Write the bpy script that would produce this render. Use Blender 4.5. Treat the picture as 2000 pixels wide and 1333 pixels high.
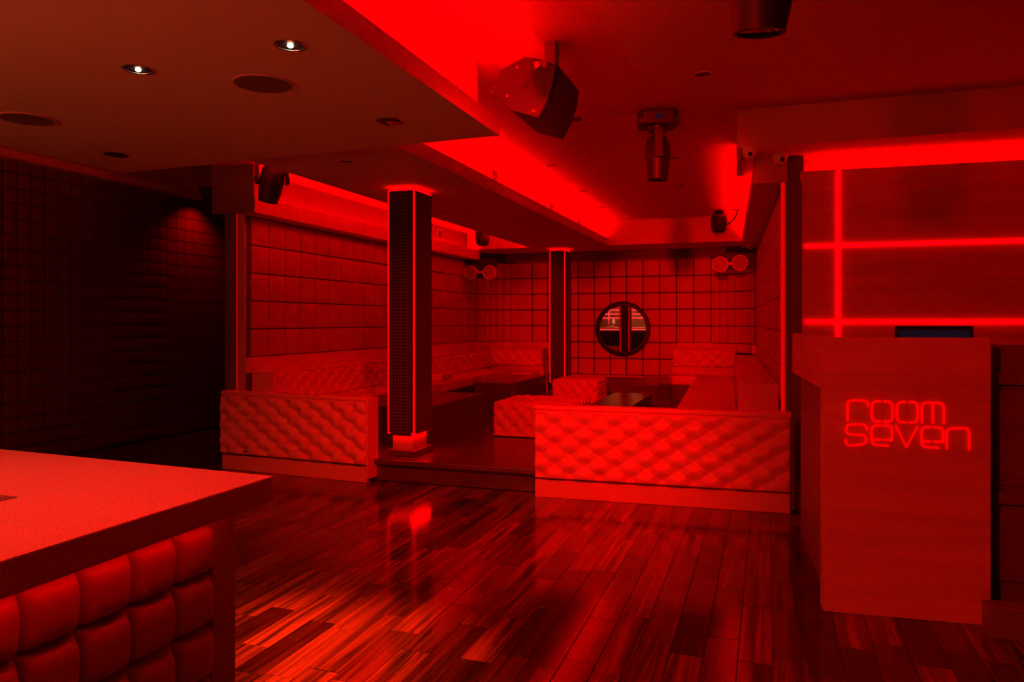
import bpy, bmesh, math, random
import numpy as np
from mathutils import Vector, Matrix
random.seed(7)
R = math.radians
scene = bpy.context.scene
for o in list(bpy.data.objects):
    bpy.data.objects.remove(o)
COL = scene.collection

# ------------------------------------------------------------------ camera
F, CX, Y0, H = 1480.0, 1000.0, 628.0, 1.25
YAW = math.atan(500 / 1480)
cam = bpy.data.cameras.new('camera')
cam.sensor_width = 36
cam.lens = F * 36 / 2000
cam.shift_y = -(666.5 - Y0) / 2000
cam.clip_start = 0.02
camo = bpy.data.objects.new('camera', cam)
COL.objects.link(camo)
camo.location = (0, 0, H)
camo.rotation_euler = (R(90), 0, YAW)
scene.camera = camo

# ------------------------------------------------------------------ world, view
w = bpy.data.worlds.new('world')
scene.world = w
w.use_nodes = True
w.node_tree.nodes['Background'].inputs[0].default_value = (0, 0, 0, 1)
w.node_tree.nodes['Background'].inputs[1].default_value = 0
vs = scene.view_settings
vs.view_transform = 'Standard'
vs.look = 'None'
vs.gamma = 1
vs.use_curve_mapping = False
vs.exposure = 0.92

# ------------------------------------------------------------------ LED strengths (all red tape lights of the room)
LED_COVE_NEAR = 42
LED_COVE_MID = 25
LED_COVE_LEFT = 24
LED_COVE_RIGHT = 24
LED_WOOD_TOP = 11
LED_LINE = 5.0
LED_PILLAR = 1.0
RED = (1.0, 0.0, 0.0006)
WARM = (1.0, 0.44, 0.13)
SPOT_W = 42
UP_W = 210           # lamps added on the back bar
WASH_W = 520        # red wash lamps added on the ceiling out of view

# ------------------------------------------------------------------ pixel helpers (photo pixel -> point on a real plane)
S_, C_ = math.sin(YAW), math.cos(YAW)
def ray(px, py):
    u = (px - CX) / F
    return Vector((-S_ + u * C_, C_ + u * S_, (Y0 - py) / F))
def on_plane(px, py, p0, n):
    d = ray(px, py)
    o = Vector((0, 0, H))
    return o + d * ((Vector(p0) - o).dot(n) / d.dot(n))

# ------------------------------------------------------------------ materials
MATS = {}
def mat(name, col, rough=0.5, metal=0.0, spec=0.5, bump=0.0, bscale=60, var=0.0, vscale=3.0, coat=0.0):
    m = bpy.data.materials.new(name)
    m.use_nodes = True
    nt = m.node_tree
    b = nt.nodes['Principled BSDF']
    b.inputs['Base Color'].default_value = (*col, 1)
    b.inputs['Roughness'].default_value = rough
    b.inputs['Metallic'].default_value = metal
    b.inputs['Specular IOR Level'].default_value = spec
    b.inputs['Coat Weight'].default_value = coat
    tc = nt.nodes.new('ShaderNodeTexCoord')
    if bump:
        n = nt.nodes.new('ShaderNodeTexNoise')
        n.inputs['Scale'].default_value = bscale
        n.inputs['Detail'].default_value = 4
        bp = nt.nodes.new('ShaderNodeBump')
        bp.inputs['Strength'].default_value = bump
        bp.inputs['Distance'].default_value = 0.01
        nt.links.new(tc.outputs['Object'], n.inputs['Vector'])
        nt.links.new(n.outputs['Fac'], bp.inputs['Height'])
        nt.links.new(bp.outputs['Normal'], b.inputs['Normal'])
    if var:
        n = nt.nodes.new('ShaderNodeTexNoise')
        n.inputs['Scale'].default_value = vscale
        n.inputs['Detail'].default_value = 3
        mr = nt.nodes.new('ShaderNodeMapRange')
        mr.inputs['To Min'].default_value = 1 - var
        mr.inputs['To Max'].default_value = 1 + var
        mx = nt.nodes.new('ShaderNodeMix')
        mx.data_type = 'RGBA'
        mx.blend_type = 'MULTIPLY'
        mx.inputs[0].default_value = 1
        mx.inputs[6].default_value = (*col, 1)
        nt.links.new(tc.outputs['Object'], n.inputs['Vector'])
        nt.links.new(n.outputs['Fac'], mr.inputs['Value'])
        nt.links.new(mr.outputs[0], mx.inputs[7])
        nt.links.new(mx.outputs[2], b.inputs['Base Color'])
    MATS[name] = m
    return m
def emit(name, col, s):
    m = bpy.data.materials.new(name)
    m.use_nodes = True
    b = m.node_tree.nodes['Principled BSDF']
    b.inputs['Base Color'].default_value = (0.02, 0.0, 0.0, 1)
    b.inputs['Emission Color'].default_value = (*col, 1)
    b.inputs['Emission Strength'].default_value = s
    MATS[name] = m
    return m
def wood(name, dark, light, axis, rough, scale=(1, 1, 1), per_object=0.0, bump=0.08, spec=0.5, contrast=(0.3, 0.7), gain=(0.55, 1.5)):
    """streaky wood; axis is stretched by the scale vector; per_object mixes a random tone per plank"""
    m = bpy.data.materials.new(name)
    m.use_nodes = True
    nt = m.node_tree
    b = nt.nodes['Principled BSDF']
    b.inputs['Roughness'].default_value = rough
    b.inputs['Specular IOR Level'].default_value = spec
    tc = nt.nodes.new('ShaderNodeTexCoord')
    mp = nt.nodes.new('ShaderNodeMapping')
    mp.inputs['Scale'].default_value = scale
    oi = nt.nodes.new('ShaderNodeObjectInfo')
    cmb = nt.nodes.new('ShaderNodeCombineXYZ')
    mul = nt.nodes.new('ShaderNodeMath')
    mul.operation = 'MULTIPLY'
    mul.inputs[1].default_value = 40.0
    nt.links.new(oi.outputs['Random'], mul.inputs[0])
    for i in range(3):
        nt.links.new(mul.outputs[0], cmb.inputs[i])
    nt.links.new(cmb.outputs[0], mp.inputs['Location'])
    nt.links.new(tc.outputs['Object'], mp.inputs['Vector'])
    n = nt.nodes.new('ShaderNodeTexNoise')
    n.inputs['Scale'].default_value = 1.0
    n.inputs['Detail'].default_value = 6
    n.inputs['Roughness'].default_value = 0.62
    n.inputs['Distortion'].default_value = 0.6
    nt.links.new(mp.outputs[0], n.inputs['Vector'])
    cr = nt.nodes.new('ShaderNodeValToRGB')
    cr.color_ramp.elements[0].position = contrast[0]
    cr.color_ramp.elements[0].color = (*dark, 1)
    cr.color_ramp.elements[1].position = contrast[1]
    cr.color_ramp.elements[1].color = (*light, 1)
    nt.links.new(n.outputs['Fac'], cr.inputs[0])
    out = cr.outputs[0]
    if per_object:
        mr = nt.nodes.new('ShaderNodeMapRange')
        mr.inputs['To Min'].default_value = gain[0]
        mr.inputs['To Max'].default_value = gain[1]
        mx = nt.nodes.new('ShaderNodeMix')
        mx.data_type = 'RGBA'
        mx.blend_type = 'MULTIPLY'
        mx.inputs[0].default_value = per_object
        nt.links.new(oi.outputs['Random'], mr.inputs['Value'])
        nt.links.new(out, mx.inputs[6])
        nt.links.new(mr.outputs[0], mx.inputs[7])
        out = mx.outputs[2]
    nt.links.new(out, b.inputs['Base Color'])
    bp = nt.nodes.new('ShaderNodeBump')
    bp.inputs['Strength'].default_value = bump
    bp.inputs['Distance'].default_value = 0.004
    nt.links.new(n.outputs['Fac'], bp.inputs['Height'])
    nt.links.new(bp.outputs['Normal'], b.inputs['Normal'])
    MATS[name] = m
    return m

mat('paint', (0.62, 0.28, 0.25), 0.75, spec=0.25, bump=0.008, bscale=120)
mat('paint_soffit', (0.60, 0.56, 0.52), 0.75, spec=0.25, bump=0.008, bscale=120)
mat('paint_dark', (0.16, 0.12, 0.12), 0.6, spec=0.3, bump=0.008, bscale=120)
mat('leather', (0.78, 0.30, 0.27), 0.36, spec=0.5, bump=0.02, bscale=260, var=0.05)
mat('leather_plain', (0.72, 0.28, 0.25), 0.42, spec=0.45, bump=0.02, bscale=260, var=0.05)
mat('leather_counter', (0.62, 0.50, 0.48), 0.34, spec=0.5, bump=0.10, bscale=200, var=0.08)
mat('tile_leather', (0.50, 0.19, 0.18), 0.38, spec=0.45, bump=0.02, bscale=120, var=0.06)
mat('tile_back', (0.60, 0.22, 0.21), 0.5, spec=0.35, bump=0.02, bscale=120, var=0.06)
mat('tile_dark', (0.15, 0.07, 0.08), 0.35, spec=0.5, bump=0.06, bscale=200)
mat('joint', (0.03, 0.02, 0.02), 0.8)
mat('black', (0.012, 0.010, 0.012), 0.45, spec=0.4)
mat('black_plastic', (0.022, 0.014, 0.016), 0.45, spec=0.35, bump=0.05, bscale=150)
mat('black_box', (0.038, 0.022, 0.024), 0.5, spec=0.4, bump=0.15, bscale=300)
mat('metal', (0.55, 0.5, 0.5), 0.25, metal=1.0)
mat('metal_dark', (0.20, 0.17, 0.17), 0.35, metal=1.0)
mat('white_plastic', (0.75, 0.72, 0.70), 0.35)
mat('base_paint', (0.30, 0.24, 0.23), 0.4)
mat('lamp_face', (0.42, 0.38, 0.37), 0.4)
mat('grille', (0.16, 0.12, 0.09), 0.8, bump=0.4, bscale=400)
mat('mirror', (0.75, 0.78, 0.80), 0.02, metal=1.0)
mat('glass_lens', (0.01, 0.01, 0.02), 0.05, spec=0.8)
mat('screen', (0.012, 0.016, 0.03), 0.08, spec=0.6)
b_ = MATS['screen'].node_tree.nodes['Principled BSDF']
b_.inputs['Emission Color'].default_value = (0.3, 0.4, 1.0, 1)  # faint blue glow stands in for a bluish reflection on the screen
b_.inputs['Emission Strength'].default_value = 0.004
mat('table_lacquer', (0.10, 0.06, 0.055), 0.22, spec=0.5, bump=0.02)
mat('carpet', (0.05, 0.04, 0.045), 0.95, spec=0.1, bump=0.8, bscale=240, var=0.8, vscale=160)
emit('led_pillar', RED, LED_PILLAR)
emit('led_line', RED, LED_LINE)
emit('led_trim', RED, 0.36)
emit('led_trim_soft', RED, 0.2)
emit('led_letter', RED, 0.8)
emit('led_near', RED, LED_COVE_NEAR)
emit('led_mid', RED, LED_COVE_MID)
emit('led_left', RED, LED_COVE_LEFT)
emit('led_right', RED, LED_COVE_RIGHT)
emit('led_wood', RED, LED_WOOD_TOP)
emit('led_counter', RED, 2.2)
emit('led_ring', RED, 7)
emit('led_base', RED, 24)
emit('led_bar', (1.0, 0.03, 0.03), 2.0)
emit('bar_glow', (0.9, 0.55, 0.6), 0.25)
emit('bulb', (1.0, 0.85, 0.55), 30)
wood('plank', (0.025, 0.008, 0.006), (0.40, 0.055, 0.022), 'Y', 0.13, scale=(30, 1.1, 8), per_object=1.0, spec=0.9, bump=0.04, gain=(0.15, 1.25), contrast=(0.36, 0.70))
wood('platform_wood', (0.05, 0.02, 0.015), (0.14, 0.06, 0.04), 'X', 0.22, scale=(1.5, 14, 8), bump=0.03)
wood('laminate', (0.54, 0.18, 0.13), (0.74, 0.25, 0.18), 'X', 0.42, scale=(0.7, 6, 14), bump=0.02, contrast=(0.25, 0.75))
wood('dark_cabinet', (0.16, 0.09, 0.08), (0.24, 0.14, 0.12), 'X', 0.4, scale=(0.7, 6, 14), bump=0.02)

def speckle(name):
    m = mat(name, (0.7, 0.64, 0.6), 0.32, spec=0.5)
    nt = m.node_tree
    b = nt.nodes['Principled BSDF']
    tc = nt.nodes.new('ShaderNodeTexCoord')
    n = nt.nodes.new('ShaderNodeTexNoise')
    n.inputs['Scale'].default_value = 330
    n.inputs['Detail'].default_value = 2
    cr = nt.nodes.new('ShaderNodeValToRGB')
    e = cr.color_ramp.elements
    e[0].position, e[0].color = 0.30, (0.36, 0.14, 0.12, 1)
    e[1].position, e[1].color = 0.46, (0.76, 0.33, 0.30, 1)
    nt.links.new(tc.outputs['Object'], n.inputs['Vector'])
    nt.links.new(n.outputs['Fac'], cr.inputs[0])
    nt.links.new(cr.outputs[0], b.inputs['Base Color'])
speckle('quartz')

def perforated(name):
    m = mat(name, (0.02, 0.012, 0.014), 0.4, spec=0.5)
    nt = m.node_tree
    b = nt.nodes['Principled BSDF']
    tc = nt.nodes.new('ShaderNodeTexCoord')
    sep = nt.nodes.new('ShaderNodeSeparateXYZ')
    nt.links.new(tc.outputs['Object'], sep.inputs[0])
    def m2(op, a, b_=None):
        q = nt.nodes.new('ShaderNodeMath')
        q.operation = op
        for i, v in enumerate((a, b_)):
            if v is None:
                continue
            if isinstance(v, (int, float)):
                q.inputs[i].default_value = v
            else:
                nt.links.new(v, q.inputs[i])
        return q.outputs[0]
    hx = m2('ADD', sep.outputs[0], sep.outputs[1])
    sx = m2('ABSOLUTE', m2('SINE', m2('MULTIPLY', hx, math.pi / 0.026)))
    sz = m2('ABSOLUTE', m2('SINE', m2('MULTIPLY', sep.outputs[2], math.pi / 0.026)))
    f = m2('GREATER_THAN', m2('MULTIPLY', sx, sz), 0.72)
    mx = nt.nodes.new('ShaderNodeMix')
    mx.data_type = 'RGBA'
    nt.links.new(f, mx.inputs[0])
    mx.inputs[6].default_value = (0.03, 0.018, 0.02, 1)
    mx.inputs[7].default_value = (0.22, 0.15, 0.15, 1)
    nt.links.new(mx.outputs[2], b.inputs['Base Color'])
perforated('perforated')

# ------------------------------------------------------------------ mesh helpers
class MB:
    def __init__(s):
        s.v, s.f = [], []
        s.m = Matrix.Identity(4)
    def add(s, vs_, fs):
        k = len(s.v)
        s.v += [tuple(s.m @ Vector(p)) for p in vs_]
        s.f += [tuple(i + k for i in q) for q in fs]
        return s
    def box(s, x0, x1, y0, y1, z0, z1):
        return s.add([(x0, y0, z0), (x1, y0, z0), (x1, y1, z0), (x0, y1, z0), (x0, y0, z1), (x1, y0, z1), (x1, y1, z1), (x0, y1, z1)],
                     [(3, 2, 1, 0), (4, 5, 6, 7), (0, 1, 5, 4), (1, 2, 6, 5), (2, 3, 7, 6), (3, 0, 4, 7)])
    def prism(s, poly, z0, z1):
        n = len(poly)
        return s.add([(x, y, z0) for x, y in poly] + [(x, y, z1) for x, y in poly],
                     [tuple(range(n))[::-1], tuple(range(n, 2 * n))] + [(i, (i + 1) % n, n + (i + 1) % n, n + i) for i in range(n)])
    def lathe(s, prof, n=24, axis='Z', c=(0, 0, 0), caps=True):
        vs_, fs = [], []
        for r, h in prof:
            for i in range(n):
                a = 2 * math.pi * i / n
                p = (r * math.cos(a), r * math.sin(a), h)
                if axis == 'Y':
                    p = (p[0], p[2], -p[1])
                elif axis == 'X':
                    p = (p[2], p[0], p[1])
                vs_.append((p[0] + c[0], p[1] + c[1], p[2] + c[2]))
        k = len(prof)
        for j in range(k - 1):
            for i in range(n):
                fs.append((j * n + i, j * n + (i + 1) % n, (j + 1) * n + (i + 1) % n, (j + 1) * n + i))
        if caps:
            fs.append(tuple(range(n))[::-1])
            fs.append(tuple((k - 1) * n + i for i in range(n)))
        return s.add(vs_, fs)
    def tube(s, pts, r, n=8, closed=False):
        pts = [Vector(p) for p in pts]
        vs_, fs = [], []
        N = len(pts)
        up = None
        for i, p in enumerate(pts):
            a = pts[(i - 1) % N] if (i or closed) else p
            b = pts[(i + 1) % N] if (i < N - 1 or closed) else p
            t = (b - a).normalized()
            if up is None:
                up = t.orthogonal().normalized()
            up = (up - t * up.dot(t)).normalized()
            q = t.cross(up)
            for j in range(n):
                an = 2 * math.pi * j / n
                vs_.append(p + (up * math.cos(an) + q * math.sin(an)) * r)
        for i in range(N if closed else N - 1):
            for j in range(n):
                i2 = (i + 1) % N
                fs.append((i * n + j, i * n + (j + 1) % n, i2 * n + (j + 1) % n, i2 * n + j))
        if not closed:
            fs.append(tuple(range(n))[::-1])
            fs.append(tuple((N - 1) * n + j for j in range(n)))
        return s.add(vs_, fs)
    def mesh(s, name, material, bevel=0, seg=2, smooth=False):
        me = bpy.data.meshes.new(name)
        me.from_pydata(s.v, [], s.f)
        bm = bmesh.new()
        bm.from_mesh(me)
        bmesh.ops.recalc_face_normals(bm, faces=bm.faces)
        if bevel:
            bmesh.ops.bevel(bm, geom=[e for e in bm.edges if e.calc_face_angle(0) > 0.6], offset=bevel, segments=seg, profile=0.6, affect='EDGES', clamp_overlap=True)
        bm.to_mesh(me)
        bm.free()
        me.materials.append(MATS[material] if isinstance(material, str) else material)
        if smooth:
            me.polygons.foreach_set('use_smooth', [True] * len(me.polygons))
            if smooth != 'all':
                me.set_sharp_from_angle(angle=R(38))
        return me
    def build(s, name, material, parent=None, **k):
        return link(name, s.mesh(name, material, **k), parent)

def link(name, me, parent=None, loc=(0, 0, 0), rz=0):
    o = bpy.data.objects.new(name, me)
    COL.objects.link(o)
    o.location = loc
    o.rotation_euler = (0, 0, rz)
    if parent:
        o.parent = parent
    return o
def tag(o, label, cat, group=None):
    o['label'] = label
    o['category'] = cat
    if group:
        o['group'] = group
    return o
def thing(name, label, cat, loc=(0, 0, 0), rz=0, group=None):
    return tag(link(name, None, None, loc, rz), label, cat, group)
def struct(o, label=None, cat=None):
    o['kind'] = 'structure'
    if label:
        o['label'] = label
        o['category'] = cat
    return o

def grid_mesh(name, P, material, closed=False):
    """P: array [ny, nx, 3] -> smooth grid mesh"""
    ny, nx = P.shape[:2]
    idx = np.arange(ny * nx).reshape(ny, nx)
    f = np.stack([idx[:-1, :-1], idx[:-1, 1:], idx[1:, 1:], idx[1:, :-1]], -1).reshape(-1, 4)
    me = bpy.data.meshes.new(name)
    me.from_pydata(P.reshape(-1, 3).tolist(), [], f.tolist())
    me.materials.append(MATS[material])
    me.polygons.foreach_set('use_smooth', [True] * len(me.polygons))
    return me
def tuft(u, v, P, Q, k=0.6):
    """0 at a button, about 1 at a diamond's centre"""
    a, b = u / P + v / Q, u / P - v / Q
    sa, sb = np.abs(np.sin(np.pi * a)), np.abs(np.sin(np.pi * b))
    crease = np.minimum(sa, sb) ** 0.5
    ra, rb = a - np.round(a), b - np.round(b)
    du, dv = (ra + rb) / 2 * P, (ra - rb) / 2 * Q
    d2 = (du * du + dv * dv) / (0.035 * P / 0.2) ** 2
    return (1 - k) * crease * (0.55 + 0.45 * np.maximum(sa, sb)) + k * (1 - np.exp(-d2))
def tufted_panel(name, wd, ht, P, Q, Hh, material, parent, offx=0, offz=0, back=0.03, res=0.007, edge=0.02):
    """upright buttoned panel, local x along, z up, bulging to -y; closed towards +y"""
    nx, nz = max(12, int(wd / res)), max(10, int(ht / res))
    X, Zz = np.meshgrid(np.linspace(0, wd, nx), np.linspace(0, ht, nz))
    h = tuft(X + offx, Zz + offz, P, Q) * Hh
    dist = np.minimum(np.minimum(X, wd - X), np.minimum(Zz, ht - Zz))
    e = np.clip(dist / edge, 0, 1)
    e = np.sqrt(1 - (1 - e) ** 2)
    Yv = -(h * np.clip(dist / 0.012, 0, 1) + edge * 0.9 * e)
    Pn = np.stack([X, Yv, Zz], -1)
    # skirt
    top = Pn.copy()
    pad = np.zeros((nz + 2, nx + 2, 3))
    pad[1:-1, 1:-1] = top
    pad[0, 1:-1], pad[-1, 1:-1] = top[0], top[-1]
    pad[:, 0], pad[:, -1] = pad[:, 1], pad[:, -2]
    for s in (pad[0], pad[-1], pad[:, 0], pad[:, -1]):
        s[:, 1] = back
    return link(name, grid_mesh(name, pad, material), parent)
def button_spots(wd, ht, P, Q, offx, offz, m=0.03):
    out = []
    for j in range(-2, 60):
        for i in range(-2, 60):
            x = (i + (0.5 if j % 2 else 0)) * P - offx
            z = j * Q / 2 - offz
            if m < x < wd - m and m * 0.8 < z < ht - m * 0.8:
                out.append((x, z))
    return out
def round_box(name, sx, sy, sz, r, material, res, disp=None, parent=None):
    """rounded, optionally buttoned box; base centre at the origin"""
    bm = bmesh.new()
    hx, hy = sx / 2, sy / 2
    def face(fn, na, nb):
        g = [[bm.verts.new(fn(a / na, b / nb)) for b in range(nb + 1)] for a in range(na + 1)]
        for a in range(na):
            for b in range(nb):
                bm.faces.new((g[a][b], g[a + 1][b], g[a + 1][b + 1], g[a][b + 1]))
    n = lambda L: max(6, int(L / res))
    face(lambda a, b: (-hx + sx * a, -hy, sz * b), n(sx), n(sz))
    face(lambda a, b: (hx - sx * a, hy, sz * b), n(sx), n(sz))
    face(lambda a, b: (-hx, hy - sy * a, sz * b), n(sy), n(sz))
    face(lambda a, b: (hx, -hy + sy * a, sz * b), n(sy), n(sz))
    face(lambda a, b: (-hx + sx * a, -hy + sy * b, sz), n(sx), n(sy))
    face(lambda a, b: (-hx + sx * a, hy - sy * b, 0), n(sx), n(sy))
    bmesh.ops.remove_doubles(bm, verts=bm.verts, dist=1e-5)
    for v in bm.verts:
        p = v.co.copy()
        q = Vector((max(-hx + r, min(hx - r, p.x)), max(-hy + r, min(hy - r, p.y)), max(0, min(sz - r, p.z))))
        d = (p - q)
        nn = d.normalized() if d.length > 1e-7 else Vector((0, 0, -1))
        if p.z < 1e-6:
            v.co = q + Vector((nn.x, nn.y, 0)).normalized() * r if d.length > 1e-7 and (abs(d.x) + abs(d.y)) > 1e-7 else p
            continue
        v.co = q + nn * r
        if disp:
            P_, Q_, Hh = disp
            if abs(nn.y) >= abs(nn.x):
                u_, vv = p.x + hx, (p.z if nn.z < 0.7 else sz + (p.y + hy if p.y < hy - 1e-6 else 0))
            elif nn.z > 0.7:
                u_, vv = p.x + hx, sz + p.y + hy
            else:
                u_, vv = p.y + hy, p.z
            if nn.z > 0.7:
                u_, vv = p.x + hx, sz + p.y + hy
            t = float(tuft(np.float64(u_), np.float64(vv), P_, Q_, 0.72))
            fade = min(1, p.z / 0.05)
            v.co += nn * (t - 1) * Hh * fade
    bmesh.ops.recalc_face_normals(bm, faces=bm.faces)
    me = bpy.data.meshes.new(name)
    bm.to_mesh(me)
    bm.free()
    me.materials.append(MATS[material])
    me.polygons.foreach_set('use_smooth', [True] * len(me.polygons))
    return link(name, me, parent)

def cushion_mesh(name, wd, ht, d, material, n=14, wrinkle=0.0, power=2.6):
    """pillowed square, front to -y, centred"""
    t = np.linspace(-1, 1, n)
    X, Zz = np.meshgrid(t, t)
    h = ((1 - np.abs(X) ** power) * (1 - np.abs(Zz) ** power)) ** 0.5
    rng = np.random.default_rng(3)
    if wrinkle:
        h = h + wrinkle * np.sin(9 * X + 5 * Zz) * (1 - h) * h * 2
    Pn = np.stack([X * wd / 2, -h * d, Zz * ht / 2], -1)
    pad = np.zeros((n + 2, n + 2, 3))
    pad[1:-1, 1:-1] = Pn
    pad[0, 1:-1], pad[-1, 1:-1] = Pn[0], Pn[-1]
    pad[:, 0], pad[:, -1] = pad[:, 1], pad[:, -2]
    for s in (pad[0], pad[-1], pad[:, 0], pad[:, -1]):
        s[:, 1] = 0.012
    return grid_mesh(name, pad, material)
def tile_mesh(name, wd, ht, d, material, bev=0.006):
    return MB().box(-wd / 2, wd / 2, -d, 0, -ht / 2, ht / 2).mesh(name, material, bevel=bev, seg=2, smooth=True)

# ================================================================== STRUCTURE
ZC, ZF, ZN = 2.68, 2.33, 2.25      # main ceiling, far soffit, near soffit
PLAT = 0.17

# --- floor
floor = struct(MB().box(-6.6, 3.1, -2.6, 11.7, -0.06, -0.006).build('floor', 'joint'))
planks = []
pw = 0.122
x = -4.62
ci = 0
while x < 1.75:
    y = 1.75 + random.uniform(-0.45, 0)
    while y < 5.28:
        L = random.uniform(0.40, 0.60)
        planks.append((x, max(y, 1.2), min(y + L, 5.29)))
        y += L
    x += pw
def pix(X, Y, Z):
    xc, yc = X * C_ + Y * S_, -X * S_ + Y * C_
    return CX + F * xc / yc, Y0 - F * (Z - H) / yc
def plank_score(p):
    cx_, cy_ = p[0] + pw / 2, (p[1] + p[2]) / 2
    u, v = pix(cx_, cy_, 0)
    vis = -60 < u < 2060 and v < 1420 and not (u < 455 and v > 960)
    return (0 if vis else 100) + cy_
planks.sort(key=plank_score)
pm = {}
rest = MB()
for i, (px_, y0_, y1_) in enumerate(planks):
    L = y1_ - y0_
    if L < 0.06:
        continue
    if i < 300:
        key = round(L, 2)
        if key not in pm:
            pm[key] = MB().box(-pw / 2 + .0009, pw / 2 - .0009, -key / 2 + .0009, key / 2 - .0009, -0.012, 0).mesh('plank', 'plank', bevel=0.0012, seg=1)
        link('plank', pm[key], floor, (px_ + pw / 2, (y0_ + y1_) / 2, random.uniform(-0.0006, 0.0)))
    else:
        rest.box(px_ + .0009, px_ + pw - .0009, y0_ + .0009, y1_ - .0009, -0.012, 0)
ro = rest.build('plank_field', 'plank', floor)
ro['kind'] = 'stuff'
MB().box(-6.1, -4.62, -2.5, 8.2, -0.012, 0.004).build('carpet', 'carpet', floor)
MB().box(-4.62, 1.75, -2.5, 1.25, -0.012, -0.001).build('floor_sheet', 'plank', floor)
MB().box(1.75, 3.0, -2.5, 6.0, -0.012, -0.001).build('floor_sheet', 'plank', floor)

# --- raised lounge platform
plat = struct(MB().box(-4.3, 0.35, 5.30, 11.5, 0, PLAT).build('floor_platform', 'platform_wood', bevel=0.004, seg=1))
MB().box(-4.3, 0.35, 5.262, 5.302, PLAT - 0.035, PLAT + 0.004).build('step_nosing', 'platform_wood', plat, bevel=0.006)
# --- main ceiling
ceiling = struct(MB().box(-6.6, 3.1, -2.6, 11.7, ZC, ZC + 0.1).build('ceiling', 'paint'))
# near soffit with its cove
near = struct(MB().prism([(-1.372, -2.5), (-1.372, 3.841), (-4.113, 3.997), (-4.113, -2.5)], ZN, ZN + 0.02).build('ceiling_soffit_near', 'paint_soffit'))
MB().box(-1.390, -1.368, -2.5, 3.8425, ZN - 0.001, ZN + 0.092).build('cove_lip', 'paint_soffit', near)
MB().prism([(-1.497, -2.5), (-1.497, 3.848), (-4.05, 3.99), (-4.05, -2.5)], ZN + 0.02, ZC).build('bulkhead', 'paint', near)
MB().box(-1.43, -1.395, -2.4, 3.80, ZN + 0.066, ZN + 0.076).build('led_tape', 'led_near', near)
MB().box(-4.135, -4.113, -2.5, 3.99, ZN - 0.0, ZN + 0.05).build('edge_trim', 'paint', near)
# far soffit (around the pillars)
far = struct(MB().box(-3.30, -2.165, 3.86, 10.62, ZF, ZF + 0.02).build('ceiling_soffit_far', 'paint_soffit'))
MB().box(-2.185, -2.162, 3.87, 10.61, ZF - 0.001, ZF + 0.10).build('cove_lip', 'paint_soffit', far)
bulk = MB().box(-3.10, -2.40, 3.86, 10.62, ZF + 0.02, ZC).build('bulkhead', 'paint', far)
MB().box(-2.23, -2.19, 4.0, 10.55, ZF + 0.072, ZF + 0.082).build('led_tape', 'led_mid', far)
MB().box(-3.24, -3.18, 4.1, 10.5, ZF + 0.021, ZF + 0.030).build('led_tape', 'led_left', far)
# corridor ceiling on the left and tray ceiling above the left bench
struct(MB().box(-4.52, -3.11, 4.0, 10.6, 2.575, 2.60).build('ceiling_tray', 'paint'))
# back beam
struct(MB().box(-4.3, 0.0, 10.62, 11.55, ZF, ZC - .001).build('ceiling_beam_back', 'paint'))
# right beam over the wood wall
struct(MB().prism([(-0.197, 5.34), (3.0, 5.34), (3.0, 6.0), (0.35, 6.0), (0.35, 6.37), (-0.24, 6.37)], 2.42, ZC - .001).build('ceiling_beam_right', 'paint'))

# --- left dark tiled wall
wl = struct(MB().box(-6.2, -6.1, -2.6, 11.7, -0.05, 2.75).build('wall_left', 'joint'))
ts = 0.1310
tmd = tile_mesh('tile', ts - 0.008, ts - 0.008, 0.012, 'tile_dark', 0.004)
cells = [(4.533 + ts * (c + .5), 0.03 + ts * (r + .5)) for c in range(24) for r in range(20)]
cells.sort(key=lambda t: t[0])
st = MB()
for i, (yy, zz) in enumerate(cells):
    if i < 300:
        link('tile', tmd, wl, (-6.1, yy, zz), R(90))
    else:
        st.box(-6.1, -6.088, yy - ts / 2 + .004, yy + ts / 2 - .004, zz - ts / 2 + .004, zz + ts / 2 - .004)
for c in range(-30, 0):
    for r in range(20):
        yy, zz = 4.533 + ts * (c + .5), 0.03 + ts * (r + .5)
        st.box(-6.1, -6.088, yy - ts / 2 + .004, yy + ts / 2 - .004, zz - ts / 2 + .004, zz + ts / 2 - .004)
so = st.build('tile_field', 'tile_dark', wl)
so['kind'] = 'stuff'
struct(MB().box(-6.1, -4.52, 8.2, 8.3, 0, 2.7).build('wall_corridor_end', 'black'))

struct(MB().box(-6.1, -5.96, 2.0, 8.2, 2.61, ZC - .001).build('trim_3', 'paint'))

# --- left lounge wall (padded squares)
wll = struct(MB().box(-4.52, -4.30, 5.50, 11.6, 0, 2.575).build('wall_lounge_left', 'paint_dark'))
T = 0.2455
TOP = 2.165
tm = tile_mesh('tile', T - 0.007, T - 0.009, 0.026, 'tile_leather', 0.010)
for c in range(22):
    for r in range(5):
        link('tile', tm, wll, (-4.30, 5.547 + T * (c + .5), TOP - T * (r + .5)), R(90))
MB().box(-4.392, -4.378, 5.487, 5.501, 0.55, 2.2).build('led_trim', 'led_trim_soft', wll)
MB().box(-4.37, -4.30, 5.48, 5.50, 0.1, 2.2).build('corner_post', 'paint', wll)
MB().box(-4.30, -4.275, 5.50, 11.0, 0.80, 0.935).build('ledge_panel', 'leather_plain', wll)
tr = struct(MB().box(-4.30, -4.10, 5.35, 10.62, 2.17, 2.19).build('trim_1', 'paint'))
MB().box(-4.12, -4.10, 5.35, 10.62, 2.19, 2.31).build('cove_lip', 'paint', tr)
MB().box(-4.52, -4.10, 5.34, 5.36, 2.17, 2.574).build('end_cap', 'paint_dark', tr)  # dark paint stands in for the dimmer light on this end
MB().box(-4.24, -4.19, 5.45, 10.5, 2.191, 2.20).build('led_tape', 'led_left', tr)

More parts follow.
